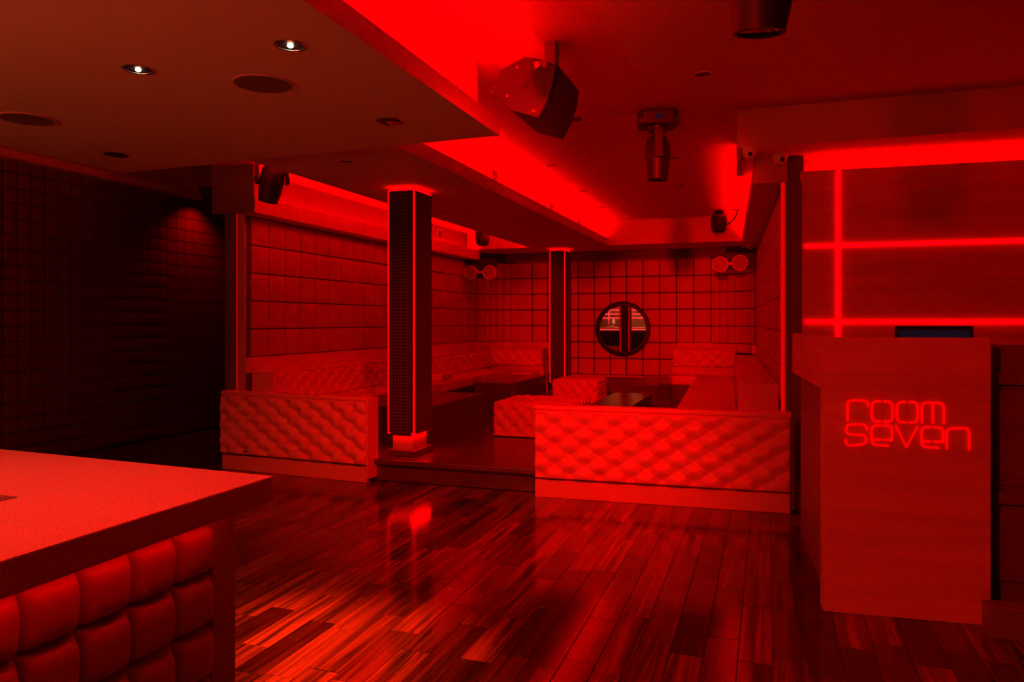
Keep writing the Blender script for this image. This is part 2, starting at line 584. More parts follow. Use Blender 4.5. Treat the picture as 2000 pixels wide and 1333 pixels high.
# --- back wall
wb = struct(MB().box(-4.52, 0.3, 11.5, 11.6, 0, 2.6).build('wall_back', 'joint'))
tb = tile_mesh('tile', 0.235, 0.235, 0.022, 'tile_back', 0.006)
TB = 0.25
X0 = -2.79
cols = [X0 + TB * (i + .5) for i in range(-4, 8)]
for xx in cols:
    for r in range(7):
        if r >= 5 and (xx < -3.2 or xx > -1.29):
            continue
        link('tile', tb, wb, (xx, 11.5, 2.18 - TB * (r + .5)), 0)
MB().box(-4.3, -0.1, 11.46, 11.5, 2.19, ZF).build('frieze', 'paint_dark', wb)
MB().box(-3.8, -0.8, 11.465, 11.5, 2.182, 2.192).build('trim_rail', 'leather_plain', wb)
MB().box(-3.2, -1.29, 11.44, 11.5, 0.40, 0.428).build('trim_rail', 'tile_back', wb)
MB().box(-3.2, -1.29, 11.45, 11.5, PLAT, 0.40).build('base_panel', 'paint_dark', wb)
# rounded corners of narrow upright strips
def corner_strips(cx_, cy_, rad, a0, a1, n, width):
    ms = tile_mesh('tile', width, 0.238, 0.016, 'tile_back', 0.004)
    for k in range(n):
        a = a0 + (a1 - a0) * (k + .5) / n
        for r in range(5):
            o = link('tile', ms, wb, (cx_ + rad * math.cos(a), cy_ + rad * math.sin(a), 2.18 - TB * (r + .5)), a - R(90))
    b = MB()
    m = 12
    pts = [(cx_ + (rad + .012) * math.cos(a0 + (a1 - a0) * k / m), cy_ + (rad + .012) * math.sin(a0 + (a1 - a0) * k / m)) for k in range(m + 1)]
    pts2 = [(cx_ + (rad + .03) * math.cos(a0 + (a1 - a0) * k / m), cy_ + (rad + .03) * math.sin(a0 + (a1 - a0) * k / m)) for k in range(m + 1)]
    for k in range(m):
        b.prism([pts[k], pts[k + 1], pts2[k + 1], pts2[k]], PLAT, ZF)
    b.build('curved_corner', 'joint', wb)
    b = MB()
    pts = [(cx_ + (rad - .03) * math.cos(a0 + (a1 - a0) * k / m), cy_ + (rad - .03) * math.sin(a0 + (a1 - a0) * k / m)) for k in range(m + 1)]
    for k in range(m):
        b.prism([pts[k], pts[k + 1], pts2[k + 1], pts2[k]], 0.80, 0.925)
    b.build('ledge_panel', 'leather_plain', wb)
corner_strips(-3.78, 10.98, 0.505, R(90), R(180), 7, 0.103)
corner_strips(-0.79, 10.87, 0.615, R(0), R(90), 8, 0.111)
MB().box(-3.79, -3.2, 11.46, 11.5, 0.70, 0.93).build('ledge_panel', 'leather_plain', wb)
MB().box(-1.29, -0.78, 11.46, 11.5, 0.70, 0.93).build('ledge_panel', 'leather_plain', wb)

# --- right lounge wall, turned 2.7 degrees
AR = R(2.7)
OR_ = (0.098, 5.72, 0)
wr = struct(link('wall_right', MB().box(0.0, 0.14, 0, 5.9, 0, 2.415).mesh('wall_right', 'paint_dark'), None, OR_, AR))
tr2 = tile_mesh('tile', 0.31, T - 0.006, 0.018, 'tile_leather', 0.006)
for c in range(17):
    for r in range(6):
        link('tile', tr2, wr, (0.0, 0.04 + 0.316 * (c + .5), TOP - T * (r + .5)), R(-90))
MB().box(-0.012, 0.014, -0.012, 0.0, 0.35, 2.235).build('led_trim', 'led_trim', wr)
MB().box(0.014, 0.022, -0.02, 0.0, 0.35, 2.235).build('trim_bead', 'paint', wr)
MB().box(0.022, 0.125, -0.03, 0.0, PLAT, 2.235).build('corner_post', 'paint_dark', wr)
t2 = struct(link('trim_2', MB().box(-0.20, 0.0, -0.0, 4.9, 2.235, 2.255).mesh('trim_2', 'paint'), None, OR_, AR))
MB().box(-0.20, -0.18, 0.0, 4.9, 2.255, 2.345).build('cove_lip', 'paint', t2)
MB().box(-0.20, 0.03, -0.02, 0.0, 2.235, 2.418).build('end_cap', 'paint', t2)
MB().box(-0.12, -0.07, 0.68, 4.85, 2.256, 2.265).build('led_tape', 'led_right', t2)

# --- wood panel wall at right
ww = struct(MB().box(0.215, 3.0, 5.87, 5.97, 0, 2.42).build('wall_wood', 'paint'))
AW = R(2.0)
wp = thing('panel_wall', 'pale wood panel wall divided by glowing red lines behind the podium', 'wall panelling', (0.215, 5.70, 0), AW)
def wpx(px_, py_):
    n = Vector((math.sin(AW), -math.cos(AW), 0))
    p = on_plane(px_, py_, (0.215, 5.70, 0), n)
    return (p - Vector((0.215, 5.70, 0))).dot(Vector((math.cos(AW), math.sin(AW), 0))), p.z
gx = wpx(1637, 480)[0]
zt, zg1, zg2 = wpx(1600, 333)[1], wpx(1700, 478)[1], wpx(1700, 629)[1]
g = 0.011
xs_ = [(0.0, gx - g), (gx + g, 1.75), (1.75 + 2 * g, 2.7)]
zs_ = [(0.0, 0.68), (0.70, zg2 - g), (zg2 + g, zg1 - g), (zg1 + g, zt)]
for a, b in xs_:
    for c, d in zs_:
        MB().box(a, b, 0.0, 0.05, c, d).build('panel', 'laminate', wp, bevel=0.003, seg=1)
MB().box(0, 2.7, 0.05, 0.07, 0, zt - 0.05).build('backing', 'joint', wp)
MB().box(gx - g * .55, gx + g * .55, -0.010, 0.03, 0.9, zt - 0.004).build('light_line', 'led_line', wp)
for zg in (zg1, zg2):
    for a, b in ((0.03, gx - g), (gx + g, 2.7)):
        MB().box(a, b, -0.010, 0.03, zg - g * .55, zg + g * .55).build('light_line', 'led_line', wp)
MB().box(0.06, 2.7, 0.085, 0.12, zt - 0.045, zt - 0.03).build('led_tape', 'led_wood', wp)

# --- room closure: right and rear walls
struct(MB().box(3.0, 3.1, -2.6, 6.0, 0, 2.7).build('wall_far_right', 'paint_dark'))
rear = struct(MB().box(-6.6, 3.1, -2.6, -2.5, 0, 2.7).build('wall_rear', 'paint_dark'))

# ================================================================== THINGS
# --- pillars
def pillar(loc, label):
    t = thing('light_pillar', label, 'pillar', loc, 0, 'light edged pillars in the lounge')
    wx, wy = 0.232, 0.33
    top = ZF - PLAT
    MB().box(-wx / 2, wx / 2, -wy / 2, wy / 2, 0.19, top - 0.035).build('core', 'black', t)
    for sx, sy, a, b in ((0, -1, wx, 0), (0, 1, wx, 0), (-1, 0, 0, wy), (1, 0, 0, wy)):
        m = MB()
        if sy:
            m.box(-wx / 2 + .022, wx / 2 - .022, sy * (wy / 2 + .004) - .004, sy * (wy / 2 + .004) + .004, 0.165, top - 0.04)
        else:
            m.box(sx * (wx / 2 + .004) - .004, sx * (wx / 2 + .004) + .004, -wy / 2 + .022, wy / 2 - .022, 0.18, top - 0.04)
        m.build('perforated_panel', 'perforated', t)
    for sx in (-1, 1):
        for sy in (-1, 1):
            cx_, cy_ = sx * (wx / 2 - (.004 if sy < 0 else .02)), sy * (wy / 2 - (.004 if sy < 0 else 0.0))
            MB().box(cx_ - .0065, cx_ + .0065, cy_ - .0065, cy_ + .0065, 0.177, top - 0.037).build('light_edge', 'led_pillar', t)
    MB().box(-wx / 2 + .02, wx / 2 - .02, -wy / 2 + .02, wy / 2 - .02, top - 0.036, top).build('neck', 'paint', t)
    MB().box(-wx / 2 + .004, wx / 2 - .004, -wy / 2 + .004, wy / 2 - .004, top - 0.034, top - 0.024).build('top_light', 'led_ring', t)
    MB().box(-wx / 2 + .03, wx / 2 - .03, -wy / 2 + .03, wy / 2 - .03, 0.05, 0.188).build('base', 'base_paint', t)
    MB().box(-wx / 2 + .003, wx / 2 - .003, -wy / 2 + .003, wy / 2 - .003, 0.180, 0.189).build('base_light', 'led_base', t)
    MB().box(-wx / 2 - .012, wx / 2 + .012, -wy / 2 - .012, wy / 2 + .012, 0.0, 0.05).build('plinth', 'table_lacquer', t, bevel=0.006)
pillar((-2.777, 5.615, PLAT), 'tall black pillar with glowing red edges at the front edge of the platform')
pillar((-2.945, 10.97, PLAT), 'black pillar with glowing red edges standing far back near the round mirror')

# --- tufted partitions at the front of the platform
TP, TQ = 0.212, 0.138
bmesh_btn = MB().lathe([(0.0008, -0.012), (0.009, -0.010), (0.011, -0.004), (0.009, 0.002)], 10, 'Y').mesh('button', 'leather', smooth='all')
def partition(name, label, p0, p1, ht, offx):
    p0, p1 = Vector(p0), Vector(p1)
    Lw = (p1 - p0).length
    t = thing(name, label, 'sofa back', (p0.x, p0.y, 0), math.atan2(p1.y - p0.y, p1.x - p0.x), 'tufted sofa backs along the platform edge')
    pl, cz = 0.128, 0.134
    hh = ht - cz - 0.03
    MB().box(0.004, Lw - 0.004, -0.004, 0.05, 0.0, pl).build('plinth_panel', 'leather_plain', t, bevel=0.006)
    c = tufted_panel('tufted_panel', Lw, hh, TP, TQ, 0.040, 'leather', t, offx, 0.03, 0.03, 0.006, 0.02)
    c.location = (0, 0.012, cz)
    MB().box(0.006, Lw - 0.002, 0.03, 0.085, 0.02, ht - 0.032).build('frame', 'leather_plain', t, bevel=0.004)
    MB().box(-0.004, Lw + 0.004, -0.016, 0.092, ht - 0.033, ht).build('top_roll', 'leather', t, bevel=0.012, seg=4, smooth=True)
    for x_, z_ in button_spots(Lw, hh, TP, TQ, offx, 0.03):
        link('button', bmesh_btn, t, (x_, 0.004, cz + z_))
    return t, Lw
lp, _ = partition('sofa_partition', 'low tufted sofa back left of the front pillar', (-4.385, 5.30, 0), (-2.935, 5.185, 0), 0.662, 0.05)
MB().box(1.455, 1.47, -0.012, 0.14, 0.03, 0.655).build('end_panel', 'leather_plain', lp, bevel=0.006, seg=3)
MB().box(1.425, 1.452, 0.10, 0.145, 0.06, 0.65).build('end_panel', 'leather_plain', lp, bevel=0.006, seg=3)
rp, _ = partition('sofa_partition', 'wide tufted sofa back between the ottoman and the podium', (-1.576, 5.167, 0), (0.142, 5.232, 0), 0.655, 0.06)
MB().box(1.722, 1.745, 0.02, 0.16, 0.02, 0.645).build('end_panel', 'paint_dark', rp, bevel=0.006, seg=3)

# --- benches
def bench_seat(t, x0, x1, y0, y1, zt_, nseg):
    MB().box(x0 + .03, x1 - .0, y0, y1, 0.0, zt_ - 0.13).build('base', 'leather_plain', t, bevel=0.005)
    L = (y1 - y0) / nseg
    for i in range(nseg):
        MB().box(x0, x1, y0 + L * i + .002, y0 + L * (i + 1) - .002, zt_ - 0.13, zt_).build('seat_cushion', 'leather', t, bevel=0.025, seg=4, smooth=True)
lb = thing('banquette', 'long tufted banquette running along the padded left wall', 'banquette', (-4.275, 5.56, PLAT), 0)
# local: x out from the wall, y along the wall
MB().box(0.0, 0.16, 0.0, 5.42, 0.0, 0.62).build('back_frame', 'leather_plain', lb, bevel=0.012, seg=3, smooth=True)
bk = tufted_panel('tufted_backrest', 5.42, 0.27, 0.20, 0.13, 0.034, 'leather', lb, 0, 0.03, 0.05, 0.008, 0.03)
bk.location = (0.165, 0.0, 0.36)
bk.rotation_euler = (0, 0, R(90))
MB().box(0.0, 0.215, -0.014, 0.004, 0.0, 0.645).build('end_panel', 'leather_plain', lb, bevel=0.004)
MB().box(0.0, 0.21, 0.0, 5.42, 0.615, 0.645).build('back_cap', 'leather_plain', lb, bevel=0.014, seg=4, smooth=True)
m = MB()
m.box(0.15, 0.64, 0.1, 5.18, 0.0, 0.24)
m.build('base', 'table_lacquer', lb)
for i in range(4):
    MB().box(0.14, 0.66, 0.1 + 1.27 * i + .002, 0.1 + 1.27 * (i + 1) - .002, 0.24, 0.37).build('seat_cushion', 'leather', lb, bevel=0.03, seg=4, smooth=True)
ab = thing('armrest_block', 'small upholstered block on the long left banquette just right of the front pillar', 'armrest', (-3.80, 8.18, PLAT + 0.371), 0)
MB().box(0, 0.16, 0, 0.30, 0.0, 0.075).build('pad', 'leather', ab, bevel=0.02, seg=4, smooth=True)
MB().box(0.161, 0.172, 0.0, 0.30, -0.0, 0.072).build('side_panel', 'leather_plain', ab, bevel=0.003)

def back_bench(label, x0, x1, sx0, sx1, zb):
    t = thing('banquette', label, 'banquette', (x0, 11.02, PLAT), 0)
    L = x1 - x0
    MB().box(0, L, 0.06, 0.30, 0.0, zb).build('back_frame', 'leather_plain', t, bevel=0.01, seg=3)
    c = tufted_panel('tufted_backrest', L, 0.25, 0.165, 0.155, 0.04, 'leather', t, 0.03, 0.03, 0.06, 0.007, 0.03)
    c.location = (0, 0.04, zb - 0.265)
    MB().box(sx0, sx1, -0.40, 0.05, 0.0, 0.20).build('base', 'table_lacquer', t)
    MB().box(sx0 - .01, sx1 + .01, -0.42, 0.05, 0.20, 0.33).build('seat_cushion', 'leather', t, bevel=0.03, seg=4, smooth=True)

back_bench('short tufted banquette in the far left corner beside the far pillar', -4.10, -3.235, 0.51, 0.80, 0.665)
back_bench('short tufted banquette in the far right corner below the twin lamp', -1.30, -0.42, 0.0, 0.44, 0.695)
rb = thing('banquette', 'plain smooth banquette running along the right lounge wall', 'banquette', (OR_[0], OR_[1], PLAT), AR)
MB().box(-0.30, -0.02, 0.03, 4.92, 0.0, 0.63).build('back_block', 'leather_plain', rb, bevel=0.02, seg=4, smooth=True)
MB().box(-0.74, -0.30, 0.05, 4.45, 0.0, 0.25).build('base', 'table_lacquer', rb)
for i in range(3):
    MB().box(-0.78, -0.302, 0.05 + 1.48 * i, 0.05 + 1.48 * (i + 1) - .004, 0.25, 0.38).build('seat_cushion', 'leather_plain', rb, bevel=0.025, seg=4, smooth=True)

# --- ottomans
def ottoman(label, x0, x1, y0, y1, zt_):
    t = thing('ottoman', label, 'ottoman', ((x0 + x1) / 2, (y0 + y1) / 2, PLAT), 0, 'tufted ottomans between the tables')
    round_box('upholstery', x1 - x0, y1 - y0, zt_ - PLAT - 0.01, 0.05, 'leather', 0.008, (0.144, 0.154, 0.05), t).location = (0, 0, 0.01)
    MB().box(-(x1 - x0) / 2 + .04, (x1 - x0) / 2 - .04, -(y1 - y0) / 2 + .04, (y1 - y0) / 2 - .04, 0, 0.02).build('base', 'black', t)
ottoman('nearer tufted ottoman half hidden behind the wide sofa back', -2.46, -1.66, 6.68, 7.42, 0.505)
ottoman('farther tufted ottoman standing in front of the far pillar', -2.67, -2.06, 9.5, 10.15, 0.505)

# --- low lacquer tables
def low_table(label, x0, x1, y0, y1, zt_=0.5):
    t = thing('low_table', label, 'table', ((x0 + x1) / 2, (y0 + y1) / 2, PLAT), 0, 'dark box tables of the lounge')
    a, b, h = (x1 - x0) / 2, (y1 - y0) / 2, zt_ - PLAT
    MB().box(-a, a, -b, b, h - 0.035, h).build('table_top', 'table_lacquer', t, bevel=0.004)
    MB().box(-a + .008, a - .008, -b + .008, -b + .03, 0, h - .035).build('front_panel', 'table_lacquer', t)
    MB().box(-a + .008, a - .008, b - .03, b - .008, 0, h - .035).build('back_panel', 'table_lacquer', t)
    for s in (-1, 1):
        MB().box(min(s * (a - .008), s * (a - .03)), max(s * (a - .008), s * (a - .03)), -b + .03, b - .03, 0, h - .035).build('side_panel', 'table_lacquer', t)
low_table('dark box table right behind the front pillar', -3.35, -2.80, 5.95, 7.41)
low_table('dark box table before the short far left banquette', -3.42, -2.93, 8.66, 10.2)
low_table('dark box table directly behind the wide sofa back', -1.53, -1.14, 6.5, 7.92)
low_table('dark box table farthest right, below the round mirror', -1.58, -1.23, 8.94, 10.35)

# --- round mirror
mr = thing('round_mirror', 'round black framed mirror hung on the tiled back wall', 'mirror', (-2.09, 11.462, 1.135), R(1.5))
MB().lathe([(0.40, 0.0), (0.415, 0.0), (0.418, 0.035), (0.40, 0.045), (0.352, 0.043), (0.348, 0.02), (0.348, 0.0), (0.40, 0.0)], 64, 'Y', caps=False).build('frame', 'black', mr, smooth=True).scale = (1, -1, 1)
gl = MB().lathe([(0.001, 0.0), (0.355, 0.0), (0.355, 0.006), (0.001, 0.006)], 64, 'Y').build('mirror_glass', 'mirror', mr)
gl.location = (0, -0.026, 0)

# --- twin round lamps on black boxes
def twin_lamp(label, x0, x1, y, z0, z1, bx0, bx1):
    t = thing('twin_lamp', label, 'lamp', ((x0 + x1) / 2, y, (z0 + z1) / 2), 0, 'twin round lamps in the far corners')
    cx_ = (x0 + x1) / 2
    for xx, zz in ((x0, z0), (x1, z1)):
        o = MB().lathe([(0.06, 0.13), (0.088, 0.11), (0.10, 0.03), (0.105, 0.0), (0.105, -0.012), (0.092, -0.012), (0.088, 0.012), (0.001, 0.02)], 28, 'Y').build('lamp_head', 'white_plastic', t, smooth=True)
        o.location = (xx - cx_, 0, zz - (z0 + z1) / 2)
        l = MB().lathe([(0.001, 0.004), (0.086, 0.0135), (0.086, 0.016), (0.001, 0.018)], 28, 'Y').build('lens', 'lamp_face', o)
        l.location = (0, -0.004, 0)
    MB().box(x0 - cx_ + .1, x1 - cx_ - .1, -0.002, 0.03, -0.014, 0.018).build('bridge', 'white_plastic', t, bevel=0.004)
    MB().box(bx0 - cx_, bx1 - cx_, 0.10, 0.22, -0.06, 2.168 - (z0 + z1) / 2).build('housing', 'black_plastic', t, bevel=0.006)
twin_lamp('twin round lamp at the top of the far left corner', -4.165, -3.86, 10.40, 1.975, 1.965, -4.277, -3.83)
twin_lamp('twin round lamp at the top of the far right corner', -0.60, -0.35, 10.42, 2.005, 2.02, -0.58, -0.145)

# --- moving head lights
def moving_head(name, label, loc, rz, s, tilt=0.0):
    t = thing(name, label, 'stage light', loc, rz, 'moving head lights on the ceiling')
    t.scale = (s, s, s)
    b = MB().prism([(-.133, -.06), (-.10, -.105), (.10, -.105), (.133, -.06), (.133, .06), (.10, .105), (-.10, .105), (-.133, .06)], -0.105, -0.012).build('base', 'black_plastic', t, bevel=0.012, seg=2)
    MB().box(-.09, .09, -.05, .05, -0.013, 0.0).build('mount_plate', 'metal_dark', t)
    MB().box(-.022, .022, -.108, -.1045, -0.075, -0.04).build('display', 'screen', b)
    for sx in (-1, 1):
        MB().lathe([(.02, -.02), (.024, -.015), (.024, .02), (.015, .028)], 14, 'Y', (sx * .118, -.085, -.085)).build('side_cap', 'black', b)
    MB().lathe([(.06, -.135), (.065, -.105), (.065, -.10)], 20).build('turntable', 'black', t)
    y_ = MB()
    y_.box(-.028, .028, -.112, .112, -.155, -.128)
    y = y_.build('yoke', 'black_plastic', t, bevel=0.008)
    for sy in (-1, 1):
        MB().box(-.030, .030, sy * .104 - .014, sy * .104 + .014, -.325, -.13).build('yoke_arm', 'black_plastic', t, bevel=0.01, seg=3)
        MB().lathe([(.02, -.006), (.02, .006)], 14, 'Y', (0, sy * .118, -.29)).build('pivot', 'black', t)
    hd = link('head', None, t, (0, 0, -0.29))
    bpy.data.objects.remove(hd)
    h = MB().lathe([(.03, .125), (.062, .115), (.082, .06), (.088, -.02), (.080, -.10), (.070, -.150), (.070, -.166), (.060, -.166), (.058, -.158)], 28).build('head', 'black_plastic', t, smooth=True)
    h.location = (0, 0, -0.29)
    h.rotation_euler = (tilt, 0, 0)
    MB().lathe([(.001, -.160), (.050, -.162), (.060, -.157), (.060, -.150)], 28).build('lens', 'glass_lens', h, smooth=True)
    for a in (40, 140, 220, 320):
        MB().lathe([(.006, -.004), (.006, .004)], 10, 'Y', (.0, -.0, 0)).build('screw', 'black', h).matrix_local = Matrix.Translation((.083 * math.cos(R(a)), .083 * math.sin(R(a)), -.06))
    return t
def ceil_at(px_, py_, z):
    d = ray(px_, py_)
    t = (z - H) / d.z
    return (d.x * t, d.y * t, z)
p = ceil_at(1284, 218, ZC)
moving_head('moving_head_light', 'black moving head light hanging in mid room left of the wood wall', p, R(14), 1.02)
p = ceil_at(1490, 0, ZC)
d = ray(1490, 30); k = 2.36 / (d.x * -S_ + d.y * C_)
moving_head('moving_head_light', 'large looking black moving head light cut by the top edge of the picture', (d.x * k, d.y * k, ZC), R(25), 1.15, R(8))
moving_head('moving_head_light', 'black moving head light on the soffit edge above the left padded wall', (-3.43, 4.68, 2.575), R(-54), 1.0, R(-10))

def added_wash_lamp(label, loc, aim, watts, cone):  # unseen fixtures added to brighten sofas, podium and back wall
    t = thing('added_wash_light', label, 'stage light', loc, 0, 'added red wash lamps on the main ceiling')
    dv = Vector(aim) - (Vector(loc) + Vector((0, 0, -0.2)))
    q = dv.to_track_quat('-Z', 'Y')
    MB().box(-.06, .06, -.04, .04, -.02, 0).build('mount_plate', 'metal_dark', t)
    MB().box(-.012, .012, -.012, .012, -.2, -.02).build('stem', 'black_plastic', t)
    h = MB().lathe([(.05, .14), (.09, .10), (.10, -.03), (.10, -.05), (.092, -.05)], 24).build('head', 'black_plastic', t, smooth=True)
    h.location = (0, 0, -0.22)
    h.rotation_mode = 'QUATERNION'
    h.rotation_quaternion = q
    MB().lathe([(.001, -.052), (.09, -.052), (.09, -.05)], 24).build('lens', 'led_trim', h)
    l = bpy.data.lights.new('added_wash_beam', 'SPOT')
    l.energy, l.color, l.spot_size, l.spot_blend, l.shadow_soft_size = watts, RED, R(cone), 0.9, 0.09
    o = bpy.data.objects.new('added_wash_beam', l)
    COL.objects.link(o)
    o.location = Vector(loc) + Vector((0, 0, -0.22)) + dv.normalized() * 0.16
    o.rotation_mode = 'QUATERNION'
    o.rotation_quaternion = q
added_wash_lamp('added red wash lamp on the main ceiling just above the picture', (-0.75, 2.38, ZC), (-1.9, 5.2, 0.30), WASH_W * 0.45, 68)
added_wash_lamp('added narrow red wash lamp on the ceiling behind the camera', (-0.25, -0.5, ZC), (-2.0, 11.4, 1.2), WASH_W * 2.2, 25)
added_wash_lamp('added wide red wash lamp on the ceiling behind the camera', (-1.15, -0.9, ZC), (0.5, 3.6, 0.5), WASH_W * 0.25, 64)

# --- small round lamps at the back
def can_lamp(label, loc, arm):
    t = thing('spot_can', label, 'stage light', loc, 0, 'black spot cans on the ceiling at the back')
    MB().lathe([(.05, 0), (.06, -.008), (.06, -.03), (.03, -.04)], 20).build('mount', 'black_plastic', t)
    MB().lathe([(.02, -.035), (.08, -.05), (.10, -.11), (.102, -.17), (.09, -.25), (.06, -.285), (.001, -.29)], 26).build('can', 'black_plastic', t, smooth=True)
    MB().lathe([(.085, -.06), (.092, -.075), (.092, -.085)], 26).build('collar', 'metal_dark', t, smooth=True)
    if arm:
        MB().tube([(.09, 0, -.19), (.14, 0, -.17), (.19, 0, -.12), (.22, 0, -.06), (.235, 0, -.0)], .008).build('arm', 'black_plastic', t, smooth=True)
        MB().box(.17, .26, -.02, .02, -.008, 0).build('arm_foot', 'black_plastic', t)
can_lamp('round black spot can with a curved arm on the ceiling before the back beam', (-0.60, 10.10, ZC), True)
can_lamp('round black spot can half hidden by the soffit at the far left', (-3.72, 9.75, 2.575), False)

# --- loudspeaker hung from the ceiling
YS = 3.55
plate = [(960.6, 181.5), (966.5, 165), (976, 137.5), (1025, 110.5), (1046, 113), (1086, 125), (1081, 160), (1069, 197), (1051, 230), (998, 216)]
pts = [on_plane(a, b, (0, YS, 0), Vector((0, 1, 0))) for a, b in plate]
c0 = sum(pts, Vector()) / len(pts)
sp = thing('loudspeaker', 'black wedge loudspeaker bolted under the main ceiling', 'loudspeaker', (c0.x, YS, c0.z))
poly = [(p.x - c0.x, p.z - c0.z) for p in pts]
n = len(poly)
MB().add([(a, 0.012, b) for a, b in poly] + [(a, .47, b) for a, b in poly], [tuple(range(n)), tuple(range(n, 2 * n))[::-1]] + [(i, n + i, n + (i + 1) % n, (i + 1) % n) for i in range(n)]).build('cabinet', 'black_plastic', sp)
MB().add([(a * .985, 0.0, b * .985) for a, b in poly] + [(a * .985, .012, b * .985) for a, b in poly], [tuple(range(n)), tuple(range(n, 2 * n))[::-1]] + [(i, n + i, n + (i + 1) % n, (i + 1) % n) for i in range(n)]).build('end_plate', 'black_box', sp)
gp = [poly[5], poly[6], poly[7], poly[8]]
MB().add([(a * 1.02, yy, b * 1.02) for yy in (.03, .45) for a, b in gp], [(0, 1, 5, 4), (1, 2, 6, 5), (2, 3, 7, 6)]).build('grille', 'black', sp)
for a, b in ((1010, 132), (991, 188), (1042, 217), (1054, 131)):
    q = on_plane(a, b, (0, YS, 0), Vector((0, 1, 0))) - c0
    MB().lathe([(.004, -.006), (.010, -.005), (.012, .001)], 12, 'Y', (q.x, 0, q.z)).build('bolt', 'metal_dark', sp)
q = on_plane(1026, 167, (0, YS, 0), Vector((0, 1, 0))) - c0
MB().lathe([(.001, .0005), (.017, -.001), (.017, .002)], 20, 'Y', (q.x, 0, q.z)).build('socket', 'black', sp)
q = on_plane(1056, 124, (0, YS, 0), Vector((0, 1, 0))) - c0
MB().box(q.x - .028, q.x + .028, .16, .24, q.z - .02, ZC - c0.z).build('bracket', 'metal_dark', sp)
MB().box(q.x - .035, q.x + .035, -.005, .24, q.z - .025, q.z + .012).build('bracket_arm', 'metal_dark', sp)
MB().lathe([(.008, -.02), (.016, -.018), (.016, -.004)], 14, 'Y', (q.x - .01, 0, q.z - .01)).build('knob', 'metal', sp)
q = on_plane(962, 172, (0, YS, 0), Vector((0, 1, 0))) - c0
MB().tube([(q.x + .012 * math.cos(a) - .006, .03, q.z + .014 * math.sin(a)) for a in np.linspace(0, 6.283, 14)[:-1]], .0025, 6, True).build('lifting_eye', 'metal_dark', sp)
MB().box(.11, .19, .36, .39, -.10, -.085).build('rear_tab', 'black', sp)

# --- black speaker hung left of the lounge wall
bs = thing('corner_speaker', 'small black wedge speaker hung high at the dark corridor corner', 'loudspeaker', (-4.70, 5.70, 2.48))
MB().add([(-.20, -.1, 0), (.18, -.1, 0), (.18, .14, 0), (-.20, .14, 0), (-.12, -.06, -.30), (.18, -.06, -.30), (.18, .14, -.30), (-.12, .14, -.30)],
         [(0, 1, 2, 3), (4, 5, 6, 7), (0, 1, 5, 4), (1, 2, 6, 5), (2, 3, 7, 6), (3, 0, 4, 7)]).build('cabinet', 'black', bs)
MB().box(-.20, .178, -.105, -.098, -.012, -.001).build('bracket', 'metal', bs)

# --- dome cameras
def dome(label, loc, rz, s=1.0):
    t = thing('dome_camera', label, 'security camera', loc, rz, 'white dome cameras')
    t.scale = (s, s, s)
    MB().lathe([(.058, 0), (.058, -.012), (.05, -.02)], 24).build('mount', 'white_plastic', t, smooth=True)
    b = MB().lathe([(.05, -.018), (.052, -.03), (.044, -.055), (.028, -.075), (.001, -.08)], 24).build('body', 'white_plastic', t, smooth=True)
    MB().lathe([(.001, -.052), (.014, -.052), (.018, -.045)], 16, 'Y', (-.01, 0, -.05)).build('lens', 'glass_lens', b, smooth=True)
dome('white dome camera under the beam corner, the left one of the pair', ceil_at(1464, 291, 2.42), R(20), 0.85)
dome('white dome camera under the beam above the pilaster, the right one of the pair', ceil_at(1524, 301, 2.42), R(30), 0.95)
dome('small dome camera under the cornice above the right twin lamp', (-0.215, 10.15, 2.235), 0, 0.8)

# --- recessed lamps and ceiling speakers
def downlight(label, loc, r, kind, group='recessed ceiling lamps'):
    t = thing('downlight', label, 'ceiling lamp', loc, 0, group)
    MB().lathe([(r, 0.0), (r, -.003), (r * .93, -.006), (r * .84, -.004), (r * .82, -.0005)], 32).build('ring', 'metal' if kind != 'dark' else 'paint', t, smooth=True)
    MB().lathe([(r * .83, -.0005), (r * .83, -.0015), (r * .4, -.0025), (.001, -.0025)], 32).build('reflector', 'black_plastic', t, smooth=True)
    if kind == 'lit':
        MB().lathe([(r * .17, -.002), (r * .17, -.006), (r * .09, -.009), (.001, -.009)], 20).build('bulb', 'bulb', t, smooth=True)
    elif kind == 'gimbal':
        o = MB().lathe([(r * .45, .0), (r * .5, -.006), (r * .42, -.008), (.001, -.007)], 20).build('lamp_face', 'metal', t, smooth=True)
        o.location = (r * .2, 0, -.002)
    return t
def spot(loc, watts, ang=58, blend=0.9, col=None):
    l = bpy.data.lights.new('downlight_beam', 'SPOT')
    l.energy = watts
    l.color = col or WARM
    l.spot_size = R(ang)
    l.spot_blend = blend
    l.shadow_soft_size = 0.03
    o = bpy.data.objects.new('downlight_beam', l)
    COL.objects.link(o)
    o.location = loc
    return o
a = ceil_at(270, 135, ZN); downlight('lit recessed lamp nearest the left edge of the near soffit', a, .058, 'lit'); spot((a[0], a[1], ZN - .02), SPOT_W, 58, .9, (1, .28, .06))
a = ceil_at(567, 88, ZN); downlight('lit recessed lamp above the round ceiling speaker', a, .058, 'lit'); spot((a[0], a[1], ZN - .02), SPOT_W * 11, 42, .9, (1, .11, .016))
downlight('unlit recessed lamp close to the back left corner of the near soffit', ceil_at(227, 302, ZN), .070, 'gimbal')
downlight('unlit recessed lamp close to the back right corner of the near soffit', ceil_at(762, 237, ZN), .072, 'gimbal')
